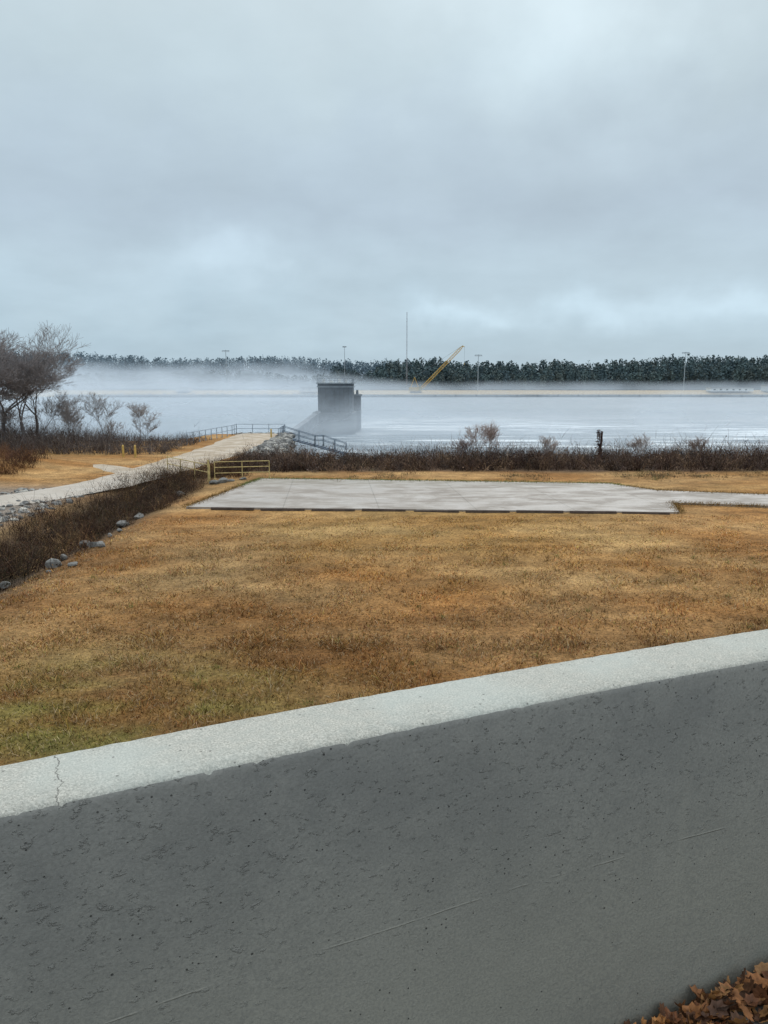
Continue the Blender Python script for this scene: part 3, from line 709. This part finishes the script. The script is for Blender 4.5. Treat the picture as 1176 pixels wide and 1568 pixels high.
# ------------------------------------------------------------ distant forest masses, blue aerial haze painted into the foliage colours
def forest(name, n, xr, yr, htop, pal, hz=(9, 16), per=46, rad=(2.4, 4.2), cv=.15):
    mb = MB(); x = rng.uniform(*xr, n); y = rng.uniform(*yr, n); g = height(x, y)
    top = htop(x, y)+rng.normal(0, .9, n); H = rng.uniform(*hz, n); zb = top-H; c0 = pick(pal, n, cv)
    mb.tubes(np.stack([x, y, np.minimum(g, zb)-1], 1), np.stack([x, y, top-1.5], 1), np.full(n, .28), np.full(n, .1), c0*.9, 3)
    rd = rng.uniform(*rad, n); rnd_ = rng.uniform(1.2, 3., n)
    q = rng.uniform(0, 1, (n, per)); prof = np.sqrt(np.clip(1-np.abs(q*1.15-.3)**rnd_[:, None], .03, 1))*rd[:, None]*np.where(q > .85, .6, 1)
    a = rng.uniform(0, 6.28, (n, per)); rr_ = prof*np.sqrt(rng.uniform(.1, 1, (n, per)))
    P = np.stack([x[:, None]+rr_*np.cos(a), y[:, None]+rr_*np.sin(a), zb[:, None]+q*H[:, None]+rng.normal(0, .3, (n, per))], -1).reshape(-1, 3)
    s = (rng.uniform(.6, 1.4, (n, per))*(1.15-.35*q)).ravel()
    cc = (c0[:, None]*(.88+.25*q[..., None])*rng.uniform(.88, 1.15, (n, per, 1))).reshape(-1, 3)
    flecks(mb, P, s, cc)
    return mb.build(name, vcol(name+'_foliage', .95, diffuse=True))
forest('distant_pine_forest', 2300, (-48, 560), (676, 762), lambda x, y: 25.5+ridge(x)-(762-y)*.17, [(.078, .112, .122), (.092, .128, .130), (.10, .122, .118), (.072, .102, .115)], (9, 15), 38)
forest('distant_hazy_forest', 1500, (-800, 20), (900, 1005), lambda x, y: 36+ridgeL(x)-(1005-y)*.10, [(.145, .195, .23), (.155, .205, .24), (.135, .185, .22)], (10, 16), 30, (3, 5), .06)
forest('far_bank_woodland', 700, (-520, -45), (700, 765), lambda x, y: 15+2.0*np.sin(x*.03)+1.5*np.sin(x*.011)-(765-y)*.06, [(.12, .155, .175), (.13, .165, .175), (.145, .17, .175)], (9, 14), 30)

# ------------------------------------------------------------ world: overcast
w = bpy.data.worlds.new('World'); sc.world = w; w.use_nodes = True; t = NT(w.node_tree)
SUN_EL, SUN_AZ = 42, 20
sky = t.n('ShaderNodeTexSky', sky_type='NISHITA'); sky.sun_disc = False; sky.sun_elevation = R(SUN_EL); sky.sun_rotation = R(SUN_AZ)
bg1 = t.n('ShaderNodeBackground'); t.link(sky.outputs[0], bg1.inputs[0]); bg1.inputs[1].default_value = .08
g = t.n('ShaderNodeTexCoord').outputs['Generated']
sx = t.n('ShaderNodeSeparateXYZ'); t.link(g, sx.inputs[0]); dx_, dy_, dz_ = sx.outputs
el = t.m('MULTIPLY', t.m('ARCSINE', dz_), 57.2958); az = t.m('MULTIPLY', t.m('ARCTAN2', dx_, dy_), 57.2958)
zz = t.m('ADD', t.m('MAXIMUM', dz_, 0.), .25)
cv = t.n('ShaderNodeCombineXYZ'); t.link(t.m('DIVIDE', dx_, zz), cv.inputs[0]); t.link(t.m('DIVIDE', dy_, zz), cv.inputs[1])
c1 = t.noise(cv.outputs[0], 1.1, 3, .45); c2 = t.noise(cv.outputs[0], 3.6, 5, .55)
wn = t.n('ShaderNodeTexNoise'); t.link(g, wn.inputs['Vector']); wn.inputs['Scale'].default_value = 10; wn.inputs['Detail'].default_value = 4
ws = t.n('ShaderNodeSeparateColor'); t.link(wn.outputs['Color'], ws.inputs[0])
elw = t.m('ADD', el, t.m('MULTIPLY', t.m('SUBTRACT', ws.outputs[0], .5), 6.)); azw = t.m('ADD', az, t.m('MULTIPLY', t.m('SUBTRACT', ws.outputs[1], .5), 16.))
def lin(*c): return tuple(((v/255+.055)/1.055)**2.4 for v in c)
f = t.mapr(elw, -2, 43, 0, 1, False)
P = lambda e: (e+2)/45
base = t.ramp(f, [(0, lin(164, 186, 201)), (P(2.2), lin(169, 191, 205)), (P(5), lin(178, 199, 212)), (P(8), lin(178, 197, 209)), (P(11.5), lin(175, 192, 205)), (P(16), lin(181, 198, 209)), (P(20), lin(190, 207, 215)), (P(26), lin(198, 213, 219)), (1, (1.0, 1.05, 1.08))])
def blob(a, e, ra, re):
    u_ = t.m('MULTIPLY', t.m('SUBTRACT', azw, a), 1/ra); v_ = t.m('MULTIPLY', t.m('SUBTRACT', elw, e), 1/re)
    return t.m('EXPONENT', t.m('MULTIPLY', t.m('MULTIPLY_ADD', u_, u_, t.m('MULTIPLY', v_, v_)), -1.))
tot = None
for (a_, e_, ra, re, k_) in [(13, 23, 7, 5, .22), (-9.5, 8.7, 4.0, 1.6, .22), (15.5, 4.8, 4.5, 1.2, .24), (6.5, 4.6, 2.6, .9, .24), (23, 5.3, 3.0, 1.1, .20), (-16, 7, 6, 1.5, .08), (0, 9.5, 3, 1.2, .08),
                             (16, 12, 12, 2.6, -.06), (-18, 12, 8, 2., -.03), (2, 6.6, 5, 1.2, -.07), (24, 18, 5, 5, -.09)]:
    q = t.m('MULTIPLY', blob(a_, e_, ra, re), k_); tot = q if tot is None else t.m('ADD', tot, q)
tot = t.m('MULTIPLY_ADD', t.m('SUBTRACT', c1, .5), .22, tot)
tot = t.m('MULTIPLY_ADD', t.m('SUBTRACT', c2, .5), .26, tot)
k = t.m('ADD', tot, 1.13)
colr = t.mix(1., base, k, 'MULTIPLY')
zen = t.mapr(el, 30, 60, 1., 1.4)
colr = t.mix(1., colr, zen, 'MULTIPLY')
bg2 = t.n('ShaderNodeBackground'); t.link(colr, bg2.inputs[0]); bg2.inputs[1].default_value = 1.
mx = t.n('ShaderNodeMixShader'); mx.inputs[0].default_value = .93; t.link(bg1.outputs[0], mx.inputs[1]); t.link(bg2.outputs[0], mx.inputs[2])
wo = t.n('ShaderNodeOutputWorld'); t.link(mx.outputs[0], wo.inputs[0])

sun = bpy.data.lights.new('sun', 'SUN'); sun.energy = .9; sun.angle = R(35); sun.color = (1, .96, .91)
so = bpy.data.objects.new('sun', sun); sc.collection.objects.link(so)
dv = Vector((math.sin(R(SUN_AZ))*math.cos(R(SUN_EL)), math.cos(R(SUN_AZ))*math.cos(R(SUN_EL)), math.sin(R(SUN_EL))))
so.rotation_euler = dv.to_track_quat('Z', 'Y').to_euler(); so.location = (0, -5, 60)

cam = bpy.data.cameras.new('camera'); co = bpy.data.objects.new('camera', cam); sc.collection.objects.link(co)
cam.sensor_fit = 'VERTICAL'; cam.sensor_height = 36; cam.lens = 27.05; cam.clip_start = .05; cam.clip_end = 6000
co.location = (0, 0, 6.5); co.rotation_euler = (R(80.3), 0, 0); sc.camera = co
